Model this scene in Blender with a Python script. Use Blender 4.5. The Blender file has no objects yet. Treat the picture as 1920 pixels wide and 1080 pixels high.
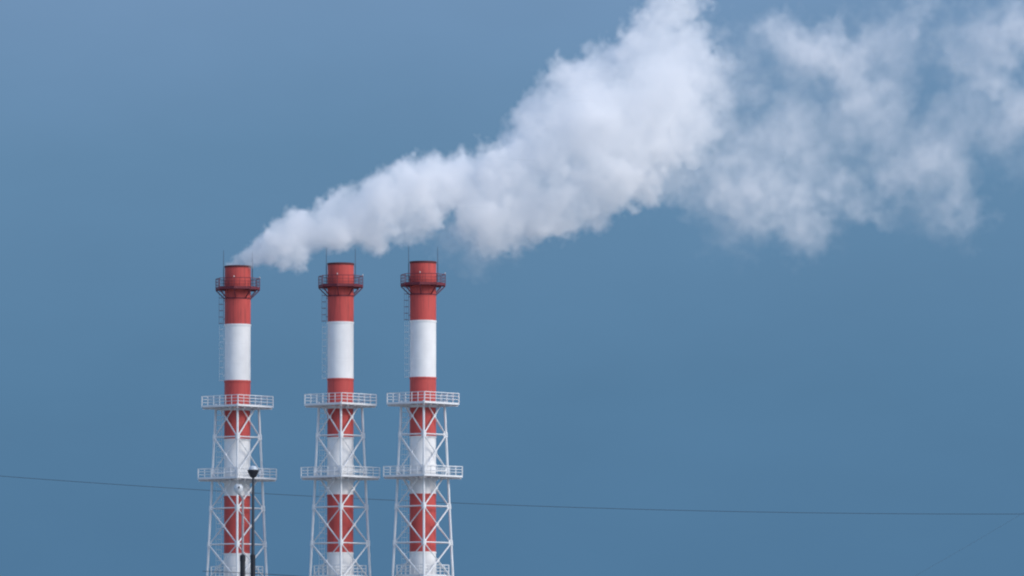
import bpy, math, random
import numpy as np
from mathutils import Vector, Matrix

scene = bpy.context.scene
C = scene.collection
R = math.radians

# ------------------------------------------------------------------ camera
F = 12000.0                      # focal length in pixels of the 1920 px wide photograph (a long telephoto)
EYE = Vector((0.0, 0.0, 1.7))
PITCH = math.atan(850.0 / F)     # the horizon lies below the frame
cam_data = bpy.data.cameras.new("camera")
cam = bpy.data.objects.new("camera", cam_data)
C.objects.link(cam)
cam.location = EYE
cam.rotation_euler = (math.pi / 2 + PITCH, 0, 0)
cam_data.sensor_width = 36.0
cam_data.lens = 36.0 * F / 1920.0
cam_data.clip_start = 1.0
cam_data.clip_end = 60000.0
scene.camera = cam
MW = Matrix.Rotation(math.pi / 2 + PITCH, 3, 'X')


def at(px, py, Y):
    """world point at distance Y (m) that a pixel of the 1920x1080 photograph looks at"""
    d = MW @ Vector((px - 960.0, 540.0 - py, -F))
    return EYE + d * (Y / d.y)


# ------------------------------------------------------------------ world and sun
EXPOSURE = 0.66
SUN_AZ, SUN_EL = R(122), R(37)   # clockwise from the viewing direction: behind and to the right
world = bpy.data.worlds.new("World")
scene.world = world
world.use_nodes = True
nt = world.node_tree
nt.nodes.clear()
N, L = nt.nodes.new, nt.links.new
out = N('ShaderNodeOutputWorld')
bg = N('ShaderNodeBackground')
bg.inputs['Strength'].default_value = 0.15
sky = N('ShaderNodeTexSky')
sky.sky_type = 'NISHITA'
sky.sun_disc = False
sky.sun_elevation = SUN_EL
sky.sun_rotation = SUN_AZ
sky.air_density = 1.0
sky.dust_density = 1.5
sky.ozone_density = 1.4
# a slate-blue rain bank stands along the horizon and pales upwards into the open sky
geo = N('ShaderNodeNewGeometry')
neg = N('ShaderNodeVectorMath'); neg.operation = 'SCALE'; neg.inputs['Scale'].default_value = -1.0
L(geo.outputs['Incoming'], neg.inputs[0])
sep = N('ShaderNodeSeparateXYZ')
L(neg.outputs['Vector'], sep.inputs[0])
nz = N('ShaderNodeTexNoise')
nz.inputs['Scale'].default_value = 14.0
nz.inputs['Detail'].default_value = 3.0
L(neg.outputs['Vector'], nz.inputs['Vector'])
nadd = N('ShaderNodeMath'); nadd.operation = 'MULTIPLY_ADD'
L(nz.outputs['Fac'], nadd.inputs[0]); nadd.inputs[1].default_value = 0.016
L(sep.outputs['Z'], nadd.inputs[2])
mr = N('ShaderNodeMapRange')
mr.inputs['From Min'].default_value = 0.020 + 0.008
mr.inputs['From Max'].default_value = 0.125 + 0.008
L(nadd.outputs[0], mr.inputs['Value'])
ramp = N('ShaderNodeValToRGB')


def lin(c):
    return tuple((v / 255 / 12.92) if v <= 10 else ((v / 255 + 0.055) / 1.055) ** 2.4 for v in c)


SKY_STOPS = [(0.0, (79, 119, 154)), (0.33, (86, 126, 160)), (0.68, (99, 137, 171)), (0.95, (115, 148, 184))]
els = ramp.color_ramp.elements
els[0].position, els[1].position = SKY_STOPS[0][0], SKY_STOPS[-1][0]
for p, c in SKY_STOPS[1:-1]:
    els.new(p)
for e, (p, c) in zip(els, SKY_STOPS):
    e.position = p
    e.color = lin(c) + (1,)
up = N('ShaderNodeVectorMath'); up.operation = 'SCALE'; up.inputs['Scale'].default_value = 1 / 0.15 / 2 ** EXPOSURE
L(mr.outputs[0], ramp.inputs['Fac'])
n3 = N('ShaderNodeTexNoise')
n3.inputs['Scale'].default_value = 26.0
n3.inputs['Detail'].default_value = 4.0
n3.inputs['Roughness'].default_value = 0.55
m3 = N('ShaderNodeMapping')
m3.inputs['Scale'].default_value = (1.0, 1.0, 2.2)
L(neg.outputs['Vector'], m3.inputs['Vector'])
L(m3.outputs[0], n3.inputs['Vector'])
t3 = N('ShaderNodeMapRange')
t3.inputs['From Min'].default_value = 0.3
t3.inputs['From Max'].default_value = 0.7
t3.inputs['To Min'].default_value = 0.975
t3.inputs['To Max'].default_value = 1.025
L(n3.outputs['Fac'], t3.inputs['Value'])
tone = N('ShaderNodeVectorMath'); tone.operation = 'SCALE'
L(ramp.outputs['Color'], tone.inputs[0])
L(t3.outputs[0], tone.inputs['Scale'])
L(tone.outputs[0], up.inputs[0])
mz = N('ShaderNodeMapRange')
mz.inputs['From Min'].default_value = 0.15
mz.inputs['From Max'].default_value = 0.28
mz.interpolation_type = 'SMOOTHSTEP'
L(sep.outputs['Z'], mz.inputs['Value'])
mix = N('ShaderNodeMix'); mix.data_type = 'RGBA'
L(mz.outputs[0], mix.inputs['Factor'])
L(up.outputs['Vector'], mix.inputs[6])
L(sky.outputs['Color'], mix.inputs[7])
L(mix.outputs[2], bg.inputs['Color'])
L(bg.outputs[0], out.inputs['Surface'])

sun_data = bpy.data.lights.new("sun", 'SUN')
sun_data.energy = 1.0
sun_data.angle = R(20)
sun_data.color = (1.0, 0.97, 0.93)
sun = bpy.data.objects.new("sun", sun_data)
C.objects.link(sun)
to_sun = Vector((math.sin(SUN_AZ) * math.cos(SUN_EL), math.cos(SUN_AZ) * math.cos(SUN_EL), math.sin(SUN_EL)))
sun.rotation_euler = to_sun.to_track_quat('Z', 'Y').to_euler()
sun.location = to_sun * 400

scene.view_settings.view_transform = 'Standard'
scene.view_settings.look = 'None'
scene.view_settings.exposure = EXPOSURE
scene.view_settings.gamma = 1.0
scene.render.engine = 'CYCLES'
scene.cycles.filter_width = 2.1          # the photograph is slightly soft
scene.cycles.volume_bounces = 24
scene.cycles.max_bounces = 24
scene.cycles.volume_step_rate = 2.0
scene.cycles.volume_max_steps = 256
scene.cycles.use_denoising = True


# ------------------------------------------------------------------ helpers
def link(name, me, parent=None):
    o = bpy.data.objects.new(name, me)
    C.objects.link(o)
    if parent is not None:
        o.parent = parent
    return o


def tag(o, label, cat=None, group=None, kind=None):
    if label: o['label'] = label
    if cat: o['category'] = cat
    if group: o['group'] = group
    if kind: o['kind'] = kind
    return o


class MB:
    """collects simple shapes and links them as one mesh object"""
    def __init__(self):
        self.v, self.f, self.s, self.m = [], [], [], []

    def add(self, verts, faces, smooth=False, mat=0):
        b = len(self.v)
        self.v += [tuple(p) for p in verts]
        self.f += [tuple(i + b for i in q) for q in faces]
        self.s += [smooth] * len(faces)
        self.m += [mat] * len(faces)

    def tube(self, p, q, r, r2=None, n=10, cap=True, mat=0):
        p, q = Vector(p), Vector(q)
        r2 = r if r2 is None else r2
        d = (q - p).normalized()
        a = d.orthogonal().normalized()
        b = d.cross(a)
        vs = []
        for k in range(n):
            t = 2 * math.pi * k / n
            o = a * math.cos(t) + b * math.sin(t)
            vs += [p + o * r, q + o * r2]
        fs = [(2 * k, 2 * ((k + 1) % n), 2 * ((k + 1) % n) + 1, 2 * k + 1) for k in range(n)]
        self.add(vs, fs, True, mat)
        if cap:
            self.add(vs[0::2], [tuple(range(n))[::-1]], False, mat)
            self.add(vs[1::2], [tuple(range(n))], False, mat)

    def bar(self, p, q, w, h, up=(0, 0, 1), mat=0):
        """a rectangular bar, w across and h along `up`"""
        p, q = Vector(p), Vector(q)
        d = (q - p).normalized()
        u = Vector(up)
        s = d.cross(u).normalized()
        u = s.cross(d).normalized()
        vs = []
        for e in (p, q):
            for i, j in ((-1, -1), (1, -1), (1, 1), (-1, 1)):
                vs.append(e + s * (i * w / 2) + u * (j * h / 2))
        self.add(vs, [(0, 3, 2, 1), (4, 5, 6, 7), (0, 1, 5, 4), (1, 2, 6, 5), (2, 3, 7, 6), (3, 0, 4, 7)], False, mat)

    def lathe(self, prof, n=48, mat=0, cx=0.0, cy=0.0, close=False, smooth=True):
        """prof: (radius, z) rows; each row pair is flat-shaded along z, smooth round the axis"""
        k = len(prof)
        pairs = list(zip(prof, prof[1:])) + ([(prof[-1], prof[0])] if close else [])
        for (r0, z0), (r1, z1) in pairs:
            vs, fs = [], []
            for i in range(n):
                t = 2 * math.pi * i / n
                c, s = math.cos(t), math.sin(t)
                vs += [(cx + r0 * c, cy + r0 * s, z0), (cx + r1 * c, cy + r1 * s, z1)]
            for i in range(n):
                j = (i + 1) % n
                fs.append((2 * i, 2 * j, 2 * j + 1, 2 * i + 1))
            self.add(vs, fs, smooth, mat)

    def build(self, name, mats, parent=None):
        me = bpy.data.meshes.new(name)
        me.from_pydata(self.v, [], self.f)
        me.polygons.foreach_set('use_smooth', self.s)
        me.polygons.foreach_set('material_index', self.m)
        for m in (mats if isinstance(mats, (list, tuple)) else [mats]):
            me.materials.append(m)
        me.validate()
        me.update()
        return link(name, me, parent)


def empty(name, loc, rz=0.0):
    o = bpy.data.objects.new(name, None)
    C.objects.link(o)
    o.location = loc
    o.rotation_euler = (0, 0, rz)
    return o


def copy_tree(o, parent=None):
    c = o.copy()
    C.objects.link(c)
    c.parent = parent
    for ch in list(o.children):
        copy_tree(ch, c)
    return c


# ------------------------------------------------------------------ materials
def paint(name, base, rough=0.55, worn=None, streak=0.25, spec=0.35, scale=1.0, metal=0.0):
    """weathered paint: slow patches of fading plus grime that runs down in streaks"""
    m = bpy.data.materials.new(name)
    m.use_nodes = True
    t = m.node_tree
    b = t.nodes['Principled BSDF']
    b.inputs['Roughness'].default_value = rough
    b.inputs['Specular IOR Level'].default_value = spec
    b.inputs['Metallic'].default_value = metal
    tc = t.nodes.new('ShaderNodeTexCoord')
    mp = t.nodes.new('ShaderNodeMapping')
    mp.inputs['Scale'].default_value = (3.0 * scale, 3.0 * scale, 0.22 * scale)
    oi = t.nodes.new('ShaderNodeObjectInfo')
    sh = t.nodes.new('ShaderNodeMath'); sh.operation = 'MULTIPLY'; sh.inputs[1].default_value = 37.0
    t.links.new(oi.outputs['Random'], sh.inputs[0])
    of = t.nodes.new('ShaderNodeVectorMath'); of.operation = 'ADD'
    t.links.new(tc.outputs['Object'], of.inputs[0])
    t.links.new(sh.outputs[0], of.inputs[1])
    t.links.new(of.outputs[0], mp.inputs['Vector'])
    n1 = t.nodes.new('ShaderNodeTexNoise')
    n1.inputs['Scale'].default_value = 1.3
    n1.inputs['Detail'].default_value = 5.0
    n1.inputs['Roughness'].default_value = 0.62
    t.links.new(mp.outputs[0], n1.inputs['Vector'])
    n2 = t.nodes.new('ShaderNodeTexNoise')
    n2.inputs['Scale'].default_value = 0.55 * scale
    n2.inputs['Detail'].default_value = 4.0
    t.links.new(of.outputs[0], n2.inputs['Vector'])
    r1 = t.nodes.new('ShaderNodeMapRange')
    r1.inputs['From Min'].default_value = 0.48
    r1.inputs['From Max'].default_value = 0.80
    r1.inputs['To Max'].default_value = streak
    t.links.new(n1.outputs['Fac'], r1.inputs['Value'])
    mx = t.nodes.new('ShaderNodeMix'); mx.data_type = 'RGBA'
    mx.inputs[6].default_value = tuple(base) + (1,)
    mx.inputs[7].default_value = tuple(worn if worn else [v * 0.5 for v in base]) + (1,)
    t.links.new(r1.outputs[0], mx.inputs['Factor'])
    r2 = t.nodes.new('ShaderNodeMapRange')
    r2.inputs['From Min'].default_value = 0.3
    r2.inputs['From Max'].default_value = 0.7
    r2.inputs['To Min'].default_value = 0.93
    r2.inputs['To Max'].default_value = 1.05
    t.links.new(n2.outputs['Fac'], r2.inputs['Value'])
    sc = t.nodes.new('ShaderNodeVectorMath'); sc.operation = 'SCALE'
    t.links.new(mx.outputs[2], sc.inputs[0])
    t.links.new(r2.outputs[0], sc.inputs['Scale'])
    t.links.new(sc.outputs[0], b.inputs['Base Color'])
    return m


M_RED = paint("red_paint", (0.50, 0.074, 0.064), 0.6, (0.22, 0.045, 0.045), 0.5)
M_REDTOP = paint("sooty_red_paint", (0.51, 0.074, 0.064), 0.65, (0.13, 0.035, 0.035), 0.8)
M_WHITE = paint("white_paint", (0.76, 0.76, 0.75), 0.55, (0.52, 0.51, 0.49), 0.16)
M_STEEL = paint("white_steel_paint", (0.69, 0.71, 0.72), 0.5, (0.50, 0.45, 0.40), 0.35, scale=1.5)
M_DECK = paint("deck_grey", (0.6, 0.6, 0.61), 0.7, (0.2, 0.19, 0.18), 0.5)
M_MAROON = paint("maroon_paint", (0.15, 0.024, 0.036), 0.6, (0.06, 0.02, 0.025), 0.5, scale=1.5)
M_SOOT = paint("sooted_rim", (0.10, 0.022, 0.025), 0.8, (0.04, 0.02, 0.02), 0.6)
M_ROD = paint("rod_steel", (0.06, 0.075, 0.11), 0.5, None, 0.3)
M_GLASS = paint("lamp_glass", (0.6, 0.55, 0.52), 0.25, None, 0.1)
M_CONC = paint("concrete", (0.33, 0.32, 0.30), 0.9, (0.2, 0.19, 0.18), 0.5)
M_BLACK = paint("black_enamel", (0.012, 0.014, 0.02), 0.45, (0.03, 0.03, 0.032), 0.4, scale=4)
M_POLE = paint("dark_grey_pole", (0.035, 0.042, 0.055), 0.5, (0.08, 0.08, 0.08), 0.4, scale=4)
M_GALV = paint("galvanised_pole", (0.30, 0.31, 0.33), 0.5, (0.12, 0.12, 0.12), 0.5, scale=4)
M_OPAL = paint("opal_plastic", (0.45, 0.51, 0.56), 0.3, None, 0.1)
M_HEAD = paint("white_plastic", (0.50, 0.53, 0.55), 0.35, (0.4, 0.5, 0.5), 0.2, scale=4)
M_WIRE = paint("wire", (0.03, 0.035, 0.05), 0.6, None, 0.2)

# ------------------------------------------------------------------ ground
gm = bpy.data.materials.new("pale_bounce_ground")
gm.use_nodes = True
t = gm.node_tree
n = t.nodes.new('ShaderNodeTexNoise'); n.inputs['Scale'].default_value = 0.02; n.inputs['Detail'].default_value = 8
tc = t.nodes.new('ShaderNodeTexCoord'); t.links.new(tc.outputs['Object'], n.inputs['Vector'])
cr = t.nodes.new('ShaderNodeValToRGB')
cr.color_ramp.elements[0].position = 0.4; cr.color_ramp.elements[0].color = (0.16, 0.17, 0.15, 1)
cr.color_ramp.elements[1].position = 0.62; cr.color_ramp.elements[1].color = (0.50, 0.50, 0.50, 1)  # pale grey chosen to bounce fill light up from the unseen ground
t.links.new(n.outputs['Fac'], cr.inputs['Fac'])
t.links.new(cr.outputs['Color'], t.nodes['Principled BSDF'].inputs['Base Color'])
t.nodes['Principled BSDF'].inputs['Roughness'].default_value = 0.95
g = MB()
g.add([(-25000, -25000, 0), (25000, -25000, 0), (25000, 25000, 0), (-25000, 25000, 0)], [(0, 1, 2, 3)])
tag(g.build('ground', gm), None, kind='structure')

# ------------------------------------------------------------------ the chimney
D1, D2, D3 = 731.7, 727.6, 725.1
PX = 16.4                                   # photo pixels per metre at the left chimney


def zl(py):
    return at(445, py, D1).z


Z_TOP = zl(499)
RS = 24.4 / PX                              # radius of the shaft
ROT = R(2.9)


def hw(z):
    """half diagonal of the lattice tower at height z"""
    z0, z1 = zl(820), zl(1075)
    return (43.0 + (55.4 - 43.0) * (z - z0) / (z1 - z0)) / PX


def pol(r, az, z):
    """az: 0 faces the camera, positive to the right"""
    return Vector((r * math.sin(az), -r * math.cos(az), z))


QUART = [0.0, math.pi / 2, math.pi, -math.pi / 2]


def square_platform(root, z, half, zr):
    """square deck turned 45 degrees on the four legs, railing all round. z: deck level, zr: top of the railing"""
    mb = MB()
    cs = [pol(half, a, 0) for a in QUART]
    # deck with a round opening for the shaft, 8 cm thick
    n = 48
    inner, outer = [], []
    for i in range(n):
        a = 2 * math.pi * i / n
        k = int(a // (math.pi / 2)) % 4
        f = (a - k * math.pi / 2) / (math.pi / 2)
        p, q = cs[k], cs[(k + 1) % 4]
        # the point of the edge at angle a
        d = Vector((math.sin(a), -math.cos(a), 0))
        e = q - p
        den = d.x * e.y - d.y * e.x
        s = (p.x * e.y - p.y * e.x) / den
        outer.append(d * s)
        inner.append(d * (RS + 0.22))
    th = 0.07
    vs = []
    for i in range(n):
        for p in (inner[i], outer[i]):
            vs += [(p.x, p.y, z), (p.x, p.y, z - th)]
    fs = []
    for i in range(n):
        j = (i + 1) % n
        a, b = 4 * i, 4 * j
        fs += [(a, a + 2, b + 2, b), (a + 1, b + 1, b + 3, a + 3), (a + 2, a + 3, b + 3, b + 2), (a, b, b + 1, a + 1)]
    mb.add(vs, fs)
    part = mb.build('service_platform', M_DECK, root)
    # edge channel, one for each side, and the joists below
    for k in range(4):
        p, q = pol(half, QUART[k], z), pol(half, QUART[(k + 1) % 4], z)
        d = (q - p).normalized()
        o = Vector((d.y, -d.x, 0))
        fb = MB()
        fb.bar(p + o * 0.03 + Vector((0, 0, 0.07)), q + o * 0.03 + Vector((0, 0, 0.04)), 0.05, 0.22)
        fb.build('edge_channel', M_STEEL, part)
        # railing of this side
        rb = MB()
        ins = 0.03
        a0, a1 = p + d * ins, q - d * ins
        m = 6
        for i in range(m + (1 if k == 3 else 1)):
            b = a0.lerp(a1, i / m)
            w = 0.05 if i in (0, m) else 0.035
            if i == m:
                continue
            rb.bar(b + Vector((0, 0, 0.16)), Vector((b.x, b.y, zr - 0.02)), 0.10 if i == 0 else 0.06, 0.09 if i == 0 else 0.05, up=d)
        H = zr - z
        for fr, th_ in ((1.0, 0.075), (0.70, 0.055), (0.42, 0.055)):
            zz = z + H * fr - (0.03 if fr == 1.0 else 0)
            rb.bar(Vector((a0.x, a0.y, zz)) + o * 0.055, Vector((a1.x, a1.y, zz)) + o * 0.055, 0.035, th_)
        rb.build('railing', M_STEEL, part)
    jb = MB()
    for k in range(4):
        a = QUART[k]
        jb.bar(pol(RS + 0.3, a, z - 0.17), pol(half - 0.1, a, z - 0.17), 0.12, 0.18)
        p, q = pol(half, a, z - 0.16), pol(half, QUART[(k + 1) % 4], z - 0.16)
        for f in (0.2, 0.4, 0.6, 0.8):
            e = p.lerp(q, f)
            i = Vector((e.x, e.y, 0)).normalized() * (RS + 0.32)
            jb.bar((i.x, i.y, z - 0.16), e - (e - Vector((i.x, i.y, e.z))).normalized() * 0.08, 0.08, 0.16)
    jb.build('joist_frame', M_DECK, part)
    cb = MB()
    cb.lathe([(RS + 0.03, z - 0.12), (RS + 0.20, z - 0.12), (RS + 0.20, z - 0.42), (RS + 0.03, z - 0.42)], 40)
    cb.build('guide_collar', M_STEEL, part)
    return part


def make_chimney():
    root = empty('chimney', (0, 0, 0), ROT)
    # --- shaft sections, from the mouth down: red and white in turn
    lev = [499.5, 610, 715.5, 825, 932, 1039.5, 1147]
    zz = [zl(p) for p in lev]
    step = zz[1] - zz[2]
    while zz[-1] - step > 3:
        zz.append(zz[-1] - step)
    zz.append(0.0)
    for i, (a, b) in enumerate(zip(zz, zz[1:])):
        mb = MB()
        r = RS
        if i == 0:
            mb.lathe([(r - 0.12, a - 5), (r - 0.12, a), (r, a), (r, b)], 64)
        else:
            mb.lathe([(r, a), (r, b)], 64)
        s = mb.build('shaft_section', M_REDTOP if i == 0 else M_RED if i % 2 == 0 else M_WHITE, root)
        if i == 0:
            rb = MB()
            rb.lathe([(r - 0.14, a - 0.6), (r - 0.14, a + 0.05), (r + 0.05, a + 0.05), (r + 0.05, a - 0.17), (r + 0.003, a - 0.17)], 64)
            rb.build('mouth_rim', M_SOOT, s)
        else:
            fb = MB()
            fb.lathe([(r + 0.002, a + 0.10), (r + 0.055, a + 0.10), (r + 0.055, a - 0.09), (r + 0.002, a - 0.09)], 64)
            fb.build('flange', M_WHITE if i in (1, 3, 5) else M_RED, s)
            for f in (0.33, 0.67):                      # weld seams of the steel rings
                z = a + (b - a) * f
                wb = MB()
                wb.lathe([(r + 0.001, z + 0.03), (r + 0.012, z + 0.02), (r + 0.012, z - 0.02), (r + 0.001, z - 0.03)], 64)
                wb.build('weld_seam', M_RED if i % 2 == 0 else M_WHITE, s)
    # --- the dark red platform under the mouth
    zf, zr, zb = zl(541.5), zl(523), zl(560)
    ro = 42.5 / PX
    off = R(-10)
    ang = [off + R(45) * k for k in range(8)]
    mb = MB()
    vs, fs = [], []
    for a in ang:
        for r in (RS + 0.04, ro):
            p = pol(r, a, 0)
            vs += [(p.x, p.y, zf), (p.x, p.y, zf - 0.13)]
    # round the inner opening closely: use the octagon of the shaft's outside
    for i in range(8):
        a, b = 4 * i, 4 * ((i + 1) % 8)
        fs += [(a, a + 2, b + 2, b), (a + 1, b + 1, b + 3, a + 3), (a + 2, a + 3, b + 3, b + 2)]
    mb.add(vs, fs)
    top = mb.build('mouth_platform', M_MAROON, root)
    for i in range(8):
        a, b = ang[i], ang[(i + 1) % 8]
        p, q = pol(ro - 0.05, a, 0), pol(ro - 0.05, b, 0)
        rb = MB()
        for fr, w in ((1.0, 0.075), (0.66, 0.04), (0.36, 0.04)):
            z = zf + (zr - zf) * fr
            rb.tube((p.x, p.y, z), (q.x, q.y, z), w / 2, n=6)
        for f, w in ((0.0, 0.08), (0.333, 0.04), (0.667, 0.04)):
            e = p.lerp(q, f)
            rb.bar((e.x, e.y, zf), (e.x, e.y, zr), w, w, up=(1, 0, 0))
        rb.bar((p.x, p.y, zf + 0.08), (q.x, q.y, zf + 0.08), 0.02, 0.16)
        rb.build('railing', M_MAROON, top)
        kb = MB()
        kb.bar(pol(ro - 0.08, a, zf - 0.2), pol(RS + 0.05, a, zb), 0.10, 0.11)
        kb.bar(pol(ro - 0.04, a, zf - 0.18), pol(RS, a, zf - 0.18), 0.08, 0.10)
        kb.build('bracket', M_MAROON, top)
    hb = MB()
    hb.lathe([(RS + 0.003, zb + 0.06), (RS + 0.05, zb + 0.06), (RS + 0.05, zb - 0.08), (RS + 0.003, zb - 0.08)], 64)
    hb.build('bracket_ring', M_MAROON, top)
    # --- lightning rods and obstruction lamps
    for az, ph in ((R(-104), 469), (R(97), 471)):
        rb = MB()
        zt = zl(ph)
        r = 1.68
        rb.tube(pol(r, az, zf), pol(r, az, zf + 2.4), 0.045, n=8)
        rb.tube(pol(r, az, zf + 2.4), pol(r, az, zt), 0.035, 0.022, n=8)
        rb.build('lightning_rod', M_ROD, root)
    for a in (ang[0], ang[2]):
        p = pol(ro - 0.05, a, zr + 0.04)
        lb = MB()
        lb.lathe([(0.0, p.z + 0.19), (0.045, p.z + 0.17), (0.06, p.z + 0.12), (0.06, p.z + 0.05), (0.045, p.z + 0.04), (0.04, p.z)], 12, cx=p.x, cy=p.y)
        lb.build('warning_lamp', M_GLASS, root)
    # --- ladder with its cage up the left side: painted with the band behind it
    def ladder(z0, z1, r0, reach, mat, hoop, az=R(-93)):
        d = pol(1, az, 0)
        s = Vector((d.y, -d.x, 0))
        mb = MB()
        for k in (-0.22, 0.22):
            b = d * r0 + s * k
            mb.bar((b.x, b.y, z0), (b.x, b.y, z1), 0.028, 0.028, up=(1, 0, 0))
        z = z0 + 0.15
        while z < z1:
            a, b = d * r0 - s * 0.22, d * r0 + s * 0.22
            mb.tube((a.x, a.y, z), (b.x, b.y, z), 0.010, n=5, cap=False)
            z += 0.30
        z = z0 + 0.6                                     # brackets back to the shaft
        while z < z1:
            for k in (-0.22, 0.22):
                a, b = d * (RS - 0.03) + s * k, d * r0 + s * k
                mb.bar((a.x, a.y, z), (b.x, b.y, z), 0.04, 0.04)
            z += 2.1
        lad = mb.build('ladder', mat, root)
        cb = MB()
        pts = []
        for i in range(9):
            t_ = math.pi * i / 8
            pts.append(d * (r0 + reach * math.sin(t_) ** 0.8) + s * (-0.34 * math.cos(t_)))
        z = z0 + 0.1
        while z < z1:
            for p, q in zip(pts, pts[1:]):
                cb.bar((p.x, p.y, z), (q.x, q.y, z), 0.015, 0.03)
            z += hoop
        for i in (1, 3, 4, 5, 7):
            p = pts[i]
            cb.bar((p.x, p.y, z0), (p.x, p.y, z1), 0.012, 0.010, up=(1, 0, 0))
        cb.build('cage', mat, lad)
    ladder(zz[1] + 0.12, zl(545), RS + 0.16, 0.50, M_MAROON, 0.73)
    ladder(zz[2] + 0.05, zz[1] - 0.03, RS + 0.16, 0.44, M_STEEL, 0.73)
    for z0, z1 in ((zl(898), zl(765)), (zl(1082), zl(900)), (0.2, zl(1084))):
        ladder(z0, z1, RS + 0.30, 0.62, M_STEEL, 0.60)
    # --- lattice tower: four legs, struts, crossed braces
    nodes = [753, 820, 887, 953.5, 1021, 1088.5]
    nz_ = [zl(p) for p in nodes]
    low = nz_[-1]
    for k in (1, 2, 3):
        nz_.append(low * (1 - k / 3))
    nz_[-1] = 0.25
    zt = zl(758)
    for k in range(4):
        a = QUART[k]
        mb = MB()
        mb.tube(pol(hw(0.2), a, 0.2), pol(hw(zt), a, zt), 0.14, 0.128, n=16)
        leg = mb.build('leg', M_STEEL, root)
        for z in nz_[1:-1]:
            gb = MB()
            r = hw(z)
            for sgn in (-1, 1):                          # gusset plates along both faces that meet here
                nb = QUART[(k + sgn) % 4]
                d = (pol(hw(z), nb, z) - pol(r, a, z)).normalized()
                c0 = pol(r, a, z)
                nrm = d.cross(Vector((0, 0, 1)))
                w, h = 0.42, 0.36
                pts = [c0 + d * 0.08 + Vector((0, 0, -h)), c0 + d * 0.24 + Vector((0, 0, -h)), c0 + d * w + Vector((0, 0, -0.12)),
                       c0 + d * w + Vector((0, 0, 0.12)), c0 + d * 0.24 + Vector((0, 0, h)), c0 + d * 0.08 + Vector((0, 0, h))]
                vs = [p + nrm * 0.012 for p in pts] + [p - nrm * 0.012 for p in pts]
                gb.add(vs, [tuple(range(6)), tuple(range(11, 5, -1))] + [(i, i + 6, (i + 1) % 6 + 6, (i + 1) % 6) for i in range(6)])
            gb.tube(pol(hw(z - 0.30), a, z - 0.30), pol(hw(z + 0.30), a, z + 0.30), 0.185, n=14)
            gb.build('gusset', M_STEEL, leg)
        fb = MB()
        p = pol(hw(0.2), a, 0)
        fb.add([(p.x + i * w, p.y + j * w, z) for (w, z) in ((0.7, 0.0), (0.62, 0.3)) for (i, j) in ((-1, -1), (1, -1), (1, 1), (-1, 1))],
               [(4, 5, 6, 7), (0, 1, 5, 4), (1, 2, 6, 5), (2, 3, 7, 6), (3, 0, 4, 7)])
        fb.build('footing', M_CONC, leg)
    for i, z in enumerate(nz_[:-1]):
        for k in range(4):
            a, b = QUART[k], QUART[(k + 1) % 4]
            p, q = pol(hw(z), a, z), pol(hw(z), b, z)
            d = (q - p).normalized()
            if 0 < i:
                mb = MB()
                mb.tube(p + d * 0.12, q - d * 0.12, 0.074, n=10)
                mb.build('horizontal_strut', M_STEEL, root)
            z2 = nz_[i + 1]
            pa, qa = pol(hw(z2), a, z2), pol(hw(z2), b, z2)
            # the outer brace of the crossing falls towards the legs at the front and back
            o = d.cross(Vector((0, 0, 1)))
            for (s, e, w, side) in ((p, qa, 0.084, 1), (q, pa, 0.060, -1)) if k % 2 else ((q, pa, 0.084, 1), (p, qa, 0.060, -1)):
                v = (e - s).normalized()
                s2, e2 = s + v * 0.2 + o * 0.055 * side, e - v * 0.2 + o * 0.055 * side
                if i == 0:                               # the top bay is cut by the platform
                    f = (s2.z - zl(765)) / (s2.z - e2.z)
                    s2 = s2.lerp(e2, max(f, 0))
                mb = MB()
                mb.tube(s2, e2, w, n=8)
                mb.build('diagonal_brace', M_STEEL, root)
            if i < 5:
                c = (p + q + pa + qa) / 4
                m2 = MB()
                m2.bar(c + Vector((0, 0, -0.15)), c + Vector((0, 0, 0.15)), 0.20, 0.30, up=d)
                m2.build('crossing_plate', M_STEEL, root)
    # --- platforms
    square_platform(root, zl(763.5), 67.0 / PX, zl(743))
    square_platform(root, zl(898.5), 73.5 / PX, zl(879))
    square_platform(root, zl(1083), 48.5 / PX, zl(1062))
    for py, az in ((885, R(-3)), (590, R(140))):
        p, q = pol(RS - 0.05, az, zl(py)), pol(RS + 0.09, az, zl(py))
        hb = MB()
        hb.tube(p, q, 0.27, n=20)
        hb.tube(q, pol(RS + 0.13, az, zl(py)), 0.20, n=20)
        hb.build('access_hatch', M_DECK, root)
    cb = MB()
    cb.lathe([(RS + 0.002, zl(875)), (RS + 0.07, zl(875)), (RS + 0.07, zl(879)), (RS + 0.002, zl(879))], 56)
    cb.build('stiffening_ring', M_WHITE, root)
    pb = MB()
    pb.lathe([(0.0, 0.4), (RS + 0.8, 0.4), (RS + 0.9, 0.0)], 40)
    pb.build('plinth', M_CONC, root)
    return root


def foot(px, Y):
    p = at(px, 800, Y)
    return (p.x, Y, 0.0)


chimneys = []
proto = make_chimney()
GRP = 'banded chimneys in lattice towers'
for i, (px, Y, lab) in enumerate((
        (445.0, D1, 'leftmost red and white banded chimney in a lattice tower, smoke pouring from its mouth'),
        (638.3, D2, 'smokeless red and white banded chimney standing between the two others'),
        (793.0, D3, 'smokeless red and white banded chimney, rightmost of the three lattice towers'))):
    c = proto if i == 0 else copy_tree(proto)
    c.location = foot(px, Y)
    tag(c, lab, 'chimney', GRP)
    chimneys.append(c)

# ------------------------------------------------------------------ street lamp and camera post in front of the left chimney
DL = 200.0
SL = F / DL


def zL(py):
    return at(475, py, DL).z


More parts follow.
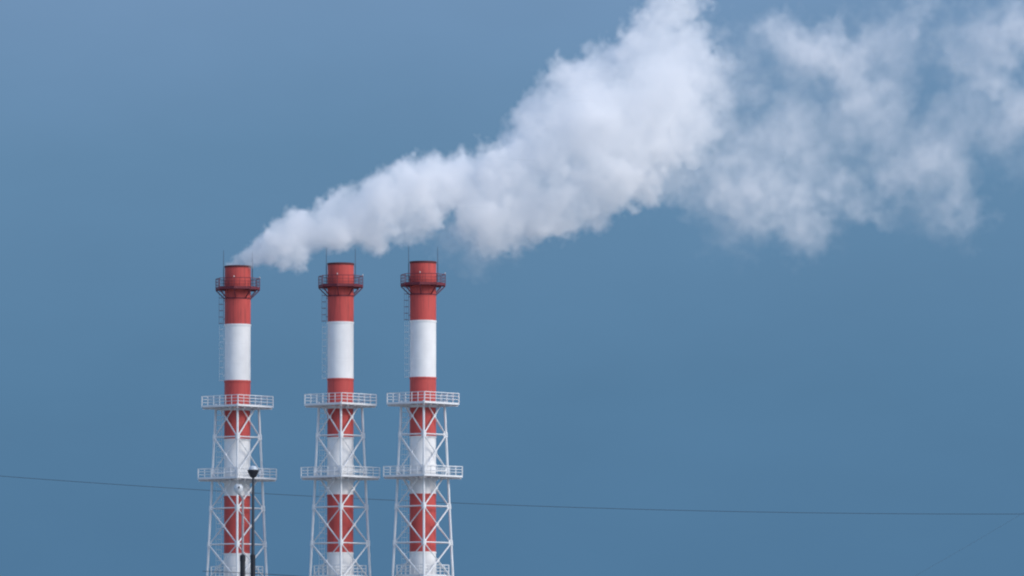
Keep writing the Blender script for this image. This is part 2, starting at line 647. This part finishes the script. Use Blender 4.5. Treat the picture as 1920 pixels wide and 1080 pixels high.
b = at(474.5, 960, DL)
lamp = tag(empty('street_lamp', (b.x, DL, 0)), 'dark street lamp with black bowl under a pale dome, before the leftmost chimney', 'street lamp')
mb = MB()
mb.lathe([(0.0, zL(1043)), (0.052, zL(1043)), (0.036, zL(893))], 16)
mb.build('pole', M_POLE, lamp)
mb = MB()
mb.lathe([(0.105, 0.0), (0.085, 0.05), (0.075, zL(1047)), (0.079, zL(1046)), (0.079, zL(1041)), (0.053, zL(1039))], 20)
mb.build('base_sleeve', M_BLACK, lamp)
mb = MB()
mb.lathe([(0.037, zL(896)), (0.075, zL(895)), (0.105, zL(893.5)), (0.168, zL(885.0)), (0.178, zL(882.5)), (0.178, zL(881)), (0.10, zL(880.6))], 28)
hd = mb.build('lamp_bowl', M_BLACK, lamp)
mb = MB()
mb.lathe([(0.145, zL(881)), (0.138, zL(879)), (0.118, zL(876.3)), (0.085, zL(874.3)), (0.04, zL(873.3)), (0.0, zL(873))], 28)
mb.build('lamp_dome', M_OPAL, lamp)

DC = 190.0


def zC(py):
    return at(455, py, DC).z


b = at(455.3, 960, DC)
post = tag(empty('camera_post', (b.x, DC, 0)), 'slim grey post with a round white camera head, beside the dark street lamp', 'camera post')
mb = MB()
mb.lathe([(0.034, zC(1041)), (0.030, zC(930)), (0.0, zC(929.5))], 14)
for py in (941, 948, 964, 979):
    mb.lathe([(0.031, zC(py)), (0.042, zC(py)), (0.042, zC(py + 2.2)), (0.031, zC(py + 2.2))], 14)
mb.build('pole', M_GALV, post)
mb = MB()
mb.lathe([(0.11, 0.0), (0.09, 0.05), (0.076, zC(1053)), (0.086, zC(1052)), (0.086, zC(1042)), (0.036, zC(1039))], 18)
mb.build('base_sleeve', M_BLACK, post)
mb = MB()
ex = -8.3 / (F / DC)
mb.tube((0, 0, zC(936)), (ex * 0.5, 0, zC(929)), 0.026, n=8)
mb.tube((ex * 0.5, 0, zC(929)), (ex, 0, zC(924)), 0.03, 0.05, n=8)
mb.build('bracket', M_GALV, post)
mb = MB()
rc = 8.6 / (F / DC)
mb.lathe([(0.0, zC(908.3)), (rc * 0.62, zC(908.5)), (rc * 0.86, zC(910.5)), (rc, zC(914.5)), (rc, zC(917)), (rc * 0.9, zC(920.5)), (rc * 0.62, zC(924.5)), (0.0, zC(926.5))], 28, cx=ex)
head = mb.build('camera_head', M_HEAD, post)
mb = MB()
zc = zC(914.5)
mb.tube((ex + 0.02, -rc * 0.97, zc), (ex + 0.022, -rc * 1.18, zc), 0.026, 0.024, n=14)
mb.tube((ex + 0.03, -rc * 0.93, zc + 0.03), (ex + 0.032, -rc * 1.1, zc + 0.03), 0.016, 0.014, n=10)
mb.build('lens', M_BLACK, head)


# ------------------------------------------------------------------ overhead wires
def wire(name, pts, Ys, r, label, n=60):
    P = []
    xs = [p[0] for p in pts]
    deg = min(2, len(pts) - 1)
    co = np.polyfit(xs, [p[1] for p in pts], deg)
    for i in range(n + 1):
        f = i / n
        x = xs[0] + (xs[-1] - xs[0]) * f
        P.append(at(x, float(np.polyval(co, x)), Ys[0] + (Ys[1] - Ys[0]) * f))
    mb = MB()
    k = 6
    vs, fs = [], []
    for p in P:
        for j in range(k):
            a = 2 * math.pi * j / k
            vs.append((p.x, p.y + r * math.cos(a), p.z + r * math.sin(a)))
    for i in range(n):
        for j in range(k):
            fs.append((i * k + j, i * k + (j + 1) % k, (i + 1) * k + (j + 1) % k, (i + 1) * k + j))
    mb.add(vs, fs, True)
    o = mb.build(name, M_WIRE)
    return tag(o, label, 'wire')


wire('overhead_wire', [(-400, 858), (0, 893), (220, 908), (390, 919.5), (500, 927), (740, 938), (900, 944.5), (1100, 952), (1500, 961), (1700, 963), (2300, 960)], (860, 860), 0.032,
     'long dark wire sagging across the whole sky behind the three chimneys')
wire('overhead_wire', [(1560, 1165), (1715, 1080), (1815, 1025), (1908, 966), (2100, 850)], (900, 960), 0.014,
     'very faint thin wire climbing steeply at the lower right of the sky')
wire('overhead_wire', [(380, 1071), (445, 1073.5), (500, 1076.5), (560, 1080.5), (700, 1092)], (215, 215), 0.010,
     'dark wire crossing low behind the lamp post at the bottom edge')

# ------------------------------------------------------------------ smoke: real volumes of drifting vapour
def spline_noise(dims, cell, rng):
    """smooth random field on a grid: cubic B-spline through a coarse random lattice (cell: grid steps per lattice step)"""
    ws, ls = [], []
    for n in dims:
        x = np.arange(n, dtype=np.float32) / cell + rng.random()
        i = np.floor(x).astype(int)
        f = (x - i).astype(np.float32)
        m = int(i.max()) + 4
        W = np.zeros((n, m), np.float32)
        r = np.arange(n)
        for o, w in enumerate(((1 - f) ** 3 / 6, (3 * f ** 3 - 6 * f ** 2 + 4) / 6, (-3 * f ** 3 + 3 * f ** 2 + 3 * f + 1) / 6, f ** 3 / 6)):
            W[r, i + o] = w
        ws.append(W)
        ls.append(m)
    a = rng.standard_normal(ls).astype(np.float32)
    for ax in range(3):
        a = np.moveaxis(np.tensordot(ws[ax], a, axes=(1, ax)), 0, ax)
    return a / max(float(a.std()), 1e-6)


def smooth(x, a, b):
    t = np.clip((x - a) / (b - a), 0, 1)
    return t * t * (3 - 2 * t)


def warp(A, vox, amp, cell, rng):
    """pull the field about by a smooth random displacement (amp in metres): torn, curling edges"""
    dims = A.shape
    ix = []
    for k in range(3):
        sh = [1, 1, 1]; sh[k] = dims[k]
        d = (spline_noise(dims, cell / vox, rng) + 0.5 * spline_noise(dims, 0.45 * cell / vox, rng)) * amp
        ix.append(np.clip(np.rint(np.arange(dims[k]).reshape(sh) + d / vox), 0, dims[k] - 1).astype(np.int32))
    return A[ix[0], ix[1], ix[2]]


def puff_field(lo, vox, dims, puffs, power=1.0):
    """largest r - |p - c| over all puffs, in metres (negative outside)"""
    F_ = np.full(dims, -3.0, np.float32)
    for (c, r) in puffs:
        m = r + 2.2
        i0 = [max(int((c[k] - m - lo[k]) / vox), 0) for k in range(3)]
        i1 = [min(int((c[k] + m - lo[k]) / vox) + 2, dims[k]) for k in range(3)]
        if any(i1[k] <= i0[k] for k in range(3)):
            continue
        ax = [((np.arange(i0[k], i1[k]) * vox + lo[k] - c[k]) ** 2).astype(np.float32) for k in range(3)]
        d = r - np.sqrt(ax[0][:, None, None] + ax[1][None, :, None] + ax[2][None, None, :])
        s = F_[i0[0]:i1[0], i0[1]:i1[1], i0[2]:i1[2]]
        np.maximum(s, d, out=s)
    return F_


def volume_object(name, lo, vox, dims, dens, mat):
    """a mesh whose points hold the vapour's density on a grid; its Volume Cube node turns them into the volume"""
    nx, ny, nz = dims
    me = bpy.data.meshes.new(name)
    n = nx * ny * nz
    me.vertices.add(n)
    at_ = me.attributes.new('vapour', 'FLOAT', 'POINT')
    at_.data.foreach_set('value', np.ascontiguousarray(dens, np.float32).ravel())
    me.materials.append(mat)
    o = link(name, me)
    ng = bpy.data.node_groups.new(name + '_volume', 'GeometryNodeTree')
    ng.interface.new_socket(name='Geometry', in_out='INPUT', socket_type='NodeSocketGeometry')
    ng.interface.new_socket(name='Geometry', in_out='OUTPUT', socket_type='NodeSocketGeometry')
    gi, go = ng.nodes.new('NodeGroupInput'), ng.nodes.new('NodeGroupOutput')
    pos = ng.nodes.new('GeometryNodeInputPosition')
    sub = ng.nodes.new('ShaderNodeVectorMath'); sub.operation = 'SUBTRACT'
    sub.inputs[1].default_value = lo
    div = ng.nodes.new('ShaderNodeVectorMath'); div.operation = 'SCALE'
    div.inputs['Scale'].default_value = 1.0 / vox
    half = ng.nodes.new('ShaderNodeVectorMath'); half.operation = 'ADD'
    half.inputs[1].default_value = (0.5, 0.5, 0.5)
    flo = ng.nodes.new('ShaderNodeVectorMath'); flo.operation = 'FLOOR'
    dot = ng.nodes.new('ShaderNodeVectorMath'); dot.operation = 'DOT_PRODUCT'
    dot.inputs[1].default_value = (float(ny * nz), float(nz), 1.0)
    K = ng.links.new
    K(pos.outputs[0], sub.inputs[0]); K(sub.outputs[0], div.inputs[0]); K(div.outputs[0], half.inputs[0])
    K(half.outputs[0], flo.inputs[0]); K(flo.outputs[0], dot.inputs[0])
    na = ng.nodes.new('GeometryNodeInputNamedAttribute'); na.data_type = 'FLOAT'
    na.inputs['Name'].default_value = 'vapour'
    si = ng.nodes.new('GeometryNodeSampleIndex'); si.data_type = 'FLOAT'; si.domain = 'POINT'
    K(gi.outputs[0], si.inputs['Geometry'])
    K(na.outputs[0], si.inputs['Value'])
    K(dot.outputs['Value'], si.inputs['Index'])
    vc = ng.nodes.new('GeometryNodeVolumeCube')
    vc.inputs['Min'].default_value = lo
    vc.inputs['Max'].default_value = tuple(lo[k] + (dims[k] - 1) * vox for k in range(3))
    for ax, k in zip('XYZ', dims):
        vc.inputs['Resolution ' + ax].default_value = k
    vc.inputs['Background'].default_value = 0.0
    K(si.outputs[0], vc.inputs['Density'])
    sm = ng.nodes.new('GeometryNodeSetMaterial')
    sm.inputs['Material'].default_value = mat
    K(vc.outputs[0], sm.inputs['Geometry'])
    K(sm.outputs[0], go.inputs[0])
    md = o.modifiers.new('vapour_volume', 'NODES')
    md.node_group = ng
    return o


def vapour(name, scale, col=(0.993, 0.994, 0.995)):
    m = bpy.data.materials.new(name)
    m.use_nodes = True
    t = m.node_tree
    t.nodes.clear()
    o = t.nodes.new('ShaderNodeOutputMaterial')
    p = t.nodes.new('ShaderNodeVolumePrincipled')
    p.inputs['Color'].default_value = col + (1,)
    p.inputs['Density'].default_value = scale
    p.inputs['Anisotropy'].default_value = 0.0
    t.links.new(p.outputs[0], o.inputs['Volume'])
    return m


rng = np.random.default_rng(11)


def cauliflower(puffs, n1=16, f1=(0.30, 0.5), n2=5, f2=(0.3, 0.5), out=0.85):
    """smaller puffs budding from the surface of each puff, and smaller ones again from those"""
    res = []
    for c, r in puffs:
        res.append((c, r))
        for _ in range(n1):
            d = rng.standard_normal(3); d /= np.linalg.norm(d)
            r1 = r * rng.uniform(*f1)
            c1 = np.array(c) + d * r * out
            res.append((c1, r1))
            for _ in range(n2):
                e = rng.standard_normal(3) + d; e /= np.linalg.norm(e)
                r2 = r1 * rng.uniform(*f2)
                res.append((c1 + e * r1 * 0.9, r2))
    return res


# puffs of the dense plume: photo column, row, radius (in photo pixels at the chimney's distance)
DENSE = [(446, 503, 21), (449, 497, 20), (456, 490, 17), (466, 484, 20), (480, 477, 23), (498, 468, 30), (520, 458, 38), (545, 448, 48),
         (572, 436, 46), (602, 436, 38), (626, 424, 48), (655, 403, 55), (688, 405, 58), (722, 378, 64), (752, 360, 60), (770, 345, 46), (768, 412, 46),
         (806, 340, 52), (818, 366, 44), (850, 349, 56), (884, 340, 58), (912, 402, 58), (935, 405, 60), (930, 345, 62), (980, 330, 76), (998, 262, 54),
         (962, 222, 16), (1010, 388, 64), (1025, 215, 58), (1050, 300, 92), (1062, 384, 62), (1072, 185, 66), (1100, 240, 90), (1120, 150, 62),
         (1125, 330, 82), (1160, 205, 88), (1185, 270, 86), (1190, 115, 60), (1200, 325, 46), (1220, 170, 92), (1245, 70, 62), (1262, 10, 60),
         (1268, -60, 66), (1275, 110, 76), (1265, 240, 78), (1305, 170, 62), (1310, 90, 34), (1300, 235, 48), (1245, 328, 44), (1250, -130, 80),
         (1335, 125, 38), (1340, 225, 36), (1325, 60, 30), (905, 416, 36), (945, 421, 46), (1000, 405, 54), (1050, 395, 50), (915, 440, 20), (540, 468, 34), (640, 440, 40), (700, 438, 36), (505, 478, 24), (828, 396, 28), (800, 410, 36)]
PLX = F / 735.0


def to_puffs(rows, Y0, drift, jitter):
    res = []
    for (px, py, r) in rows:
        Y = Y0 + drift * (px - 445) / 1000.0
        Y += rng.uniform(-1, 1) * jitter * r / PLX
        p = at(px, py, Y)
        res.append((np.array(p), r / PLX))
    return res


vox = 0.17
pd = to_puffs(DENSE, D1, 12.0, 0.35)
pd[0] = (np.array((foot(445, D1)[0], D1, Z_TOP - 0.9)), 1.15)
pd[1] = (np.array((foot(445, D1)[0] + 0.1, D1, Z_TOP - 0.1)), 1.15)
for px_, py_, r_ in ((429, 498, 11), (434, 494, 11), (441, 490, 12), (450, 487, 13), (460, 491, 14), (464, 497, 12), (446, 481, 9), (456, 477, 10)):
    pd.insert(2, (np.array(at(px_, py_, D1 + rng.uniform(-0.6, 0.6))), r_ / PLX))
pc = cauliflower(pd[10:], 13, (0.30, 0.52), 5, (0.3, 0.55), 0.80) + pd[:10]
lo = np.array([min(c[0] - r for c, r in pc), min(c[1] - r for c, r in pc), Z_TOP - 2.0]) - 0.8
hi = np.array([max(c[k] + r for c, r in pc) for k in range(3)]) + 0.8
hi[2] = min(hi[2], at(1250, -90, D1).z)
dims = tuple(int((hi[k] - lo[k]) / vox) + 1 for k in range(3))
Fd = puff_field(lo, vox, dims, pc)
# turbulence grows as the plume spreads downwind
xs = np.arange(dims[0], dtype=np.float32) * vox + lo[0]
grow = smooth(xs, at(440, 500, D1).x, at(1150, 300, D1).x)[:, None, None]
big = spline_noise(dims, 1.5 / vox, rng) + 0.55 * spline_noise(dims, 0.75 / vox, rng)
fine = spline_noise(dims, 0.42 / vox, rng) + 0.6 * spline_noise(dims, 0.24 / vox, rng)
Fd = warp(Fd, vox, 0.16 + 0.20 * grow, 1.3, rng)
Fd += big * (0.05 + 0.16 * grow) + fine * (0.10 + 0.10 * grow)
soft = 0.5 + 0.7 * grow
dens = smooth(Fd / soft, 0.0, 1.0)
body = spline_noise(dims, 2.2 / vox, rng)
mouth = smooth(xs, at(425, 500, D1).x, at(490, 480, D1).x)[:, None, None]
dens *= 0.55 + 0.45 * mouth
dens *= np.clip(0.85 + 0.25 * body, 0.25, 1.5) * (1.15 - 0.45 * grow)
dens *= 1 - 0.6 * smooth(xs, at(1240, 200, D1).x, at(1385, 200, D1).x)[:, None, None]
dens[dens < 0.004] = 0
# nothing outside the flue below the mouth
zs = np.arange(dims[2], dtype=np.float32) * vox + lo[2]
ys = np.arange(dims[1], dtype=np.float32) * vox + lo[1]
fx, fy, _ = foot(445, D1)
rad = np.sqrt((xs[:, None] - fx) ** 2 + (ys[None, :] - fy) ** 2)
dens *= ((rad[:, :, None] < RS - 0.15) | (zs[None, None, :] > Z_TOP - 0.02) | (rad[:, :, None] > RS + 0.1))
print('plume grid', dims, 'cells', np.prod(dims))
pl = volume_object('smoke_plume', tuple(float(v) for v in lo), vox, dims, dens, vapour('white_vapour', 0.55))
tag(pl, 'dense billowing white smoke streaming up and right from the leftmost chimney', 'smoke', kind='stuff')

# the older, thinner vapour downwind: (column, row, weight), each about 2.5 m across, melting into one another
THIN = [(1410, 110, .45), (1450, 65, .8), (1500, 62, .9), (1490, 112, .75), (1540, 100, .85), (1580, 140, .75), (1622, 165, .8), (1600, 205, .6), (1550, 200, .4),
        (1640, 80, .25), (1690, 50, .25), (1725, 18, .28), (1690, 100, .15), (1390, 170, .45), (1368, 205, .4),
        (1450, 235, .5), (1400, 262, .75), (1350, 300, .5), (1390, 330, .6), (1450, 290, .7), (1510, 300, .6), (1560, 250, .35), (1600, 262, .35),
        (1300, 335, .7), (1265, 345, .5), (1400, 380, .85), (1440, 400, .65), (1490, 378, .95), (1532, 382, .85), (1480, 420, .5), (1550, 420, .35), (1580, 340, .5),
        (1400, 425, .25), (1650, 322, .55), (1700, 320, .75), (1742, 310, .65), (1690, 262, .45), (1680, 220, .35), (1762, 340, .65), (1790, 370, .6),
        (1802, 402, .4), (1790, 436, .25), (1700, 400, .2), (1640, 382, .3), (1800, 200, .22), (1762, 250, .2), (1830, 262, .2), (1800, 140, .18), (1330, 350, .5), (1230, 365, .3),
        (1370, 100, .45), (1390, 60, .3), (1362, 150, .5), (1350, 265, .6), (1318, 300, .6), (1330, 200, .4), (1600, 110, .4), (1660, 160, .3), (1500, 210, .2), (1530, 260, .4), (1640, 270, .35),
        (1420, 330, .6, 110), (1560, 335, .65, 110), (1690, 325, .55, 100), (1600, 150, .5, 95), (1480, 120, .45, 90), (1770, 250, .32, 95), (1500, 235, .4, 90), (1570, 240, .3, 80), (1800, 420, .4, 50), (1450, 250, .3, 70), (1600, 385, .5, 80), (1640, 235, .45, 90),
        (1690, 60, .4, 70), (1730, 20, .35, 60), (1660, 110, .3, 70), (1340, 330, .5, 80), (1330, 110, .5, 60), (1345, 230, .5, 60), (1370, 180, .4, 60),
        (846, 440, .9, 44), (875, 465, .8, 42), (826, 430, .8, 40), (900, 474, .6, 40), (862, 430, .9, 44), (810, 462, .5, 36), (1010, 452, .3, 34), (1040, 440, .3, 30)]
FAR = [(1800, 85, .4), (1842, 50, .5), (1880, 80, .9), (1860, 112, .9), (1922, 90, .95), (1900, 160, .8), (1932, 200, .8), (1890, 230, .45), (1900, 280, .3),
       (1886, 312, .28), (1970, 60, .9), (1990, 150, .9), (1980, 250, .6), (1930, 20, .5), (1850, 180, .35), (1960, 320, .4), (2040, 120, .8), (2050, 220, .6), (1880, 120, .5, 120), (1870, 230, .32, 100), (1940, 90, .6, 120), (1850, 40, .4, 80), (1900, 20, .4, 80)]
vox2 = 0.22


def thin_cloud(name, rows, label, seed):
    rng = np.random.default_rng(seed)
    ps = []
    for row in rows:
        px, py, w = row[:3]
        rr = row[3] if len(row) > 3 else 62
        k = rng.uniform(0.8, 1.25)
        n = 4
        for _ in range(n):                                 # four overlapping wads to each
            Y = D1 + 2 + 12.0 * (px - 445) / 1000.0 + rng.normal() * 1.6
            ps.append((np.array(at(px + rng.normal() * 13, py + rng.normal() * 11, Y)), rr / PLX * k * rng.uniform(0.55, 1.1), w / n))
    lo = np.array([min(c[k] - r for c, r, w in ps) for k in range(3)])
    hi = np.array([max(c[k] + r for c, r, w in ps) for k in range(3)])
    dims = tuple(int((hi[k] - lo[k]) / vox2) + 1 for k in range(3))
    B = np.zeros(dims, np.float32)
    for c, r, w in ps:
        i0 = [max(int((c[k] - r - lo[k]) / vox2), 0) for k in range(3)]
        i1 = [min(int((c[k] + r - lo[k]) / vox2) + 2, dims[k]) for k in range(3)]
        ax = [((np.arange(i0[k], i1[k]) * vox2 + lo[k] - c[k]) ** 2).astype(np.float32) for k in range(3)]
        d = 1 - (ax[0][:, None, None] + ax[1][None, :, None] + ax[2][None, None, :]) / r ** 2
        B[i0[0]:i1[0], i0[1]:i1[1], i0[2]:i1[2]] += w * np.maximum(d, 0) ** 1.5
    big = spline_noise(dims, 2.6 / vox2, rng) + 0.7 * spline_noise(dims, 1.4 / vox2, rng)
    fine = spline_noise(dims, 0.8 / vox2, rng) + 0.6 * spline_noise(dims, 0.45 / vox2, rng)
    B = warp(B, vox2, 1.0, 2.4, rng)
    B = warp(B, vox2, 0.45, 0.9, rng)
    turb = np.clip(0.95 + 0.22 * big + 0.24 * fine, 0.1, 2.4)
    D = np.maximum(B * turb - 0.03 - 0.02 * np.clip(fine, -1, 1), 0)
    D[D < 0.004] = 0
    o = volume_object(name, tuple(float(v) for v in lo), vox2, dims, D, M_THIN)
    return tag(o, label, 'smoke', kind='stuff')


M_THIN = vapour('thin_vapour', 0.175)
thin_cloud('smoke_cloud', THIN, 'thin torn smoke drifting right of the dense plume, blue sky showing through', 5)
thin_cloud('smoke_cloud', FAR, 'pale drifting smoke at the upper right edge of the sky', 8)
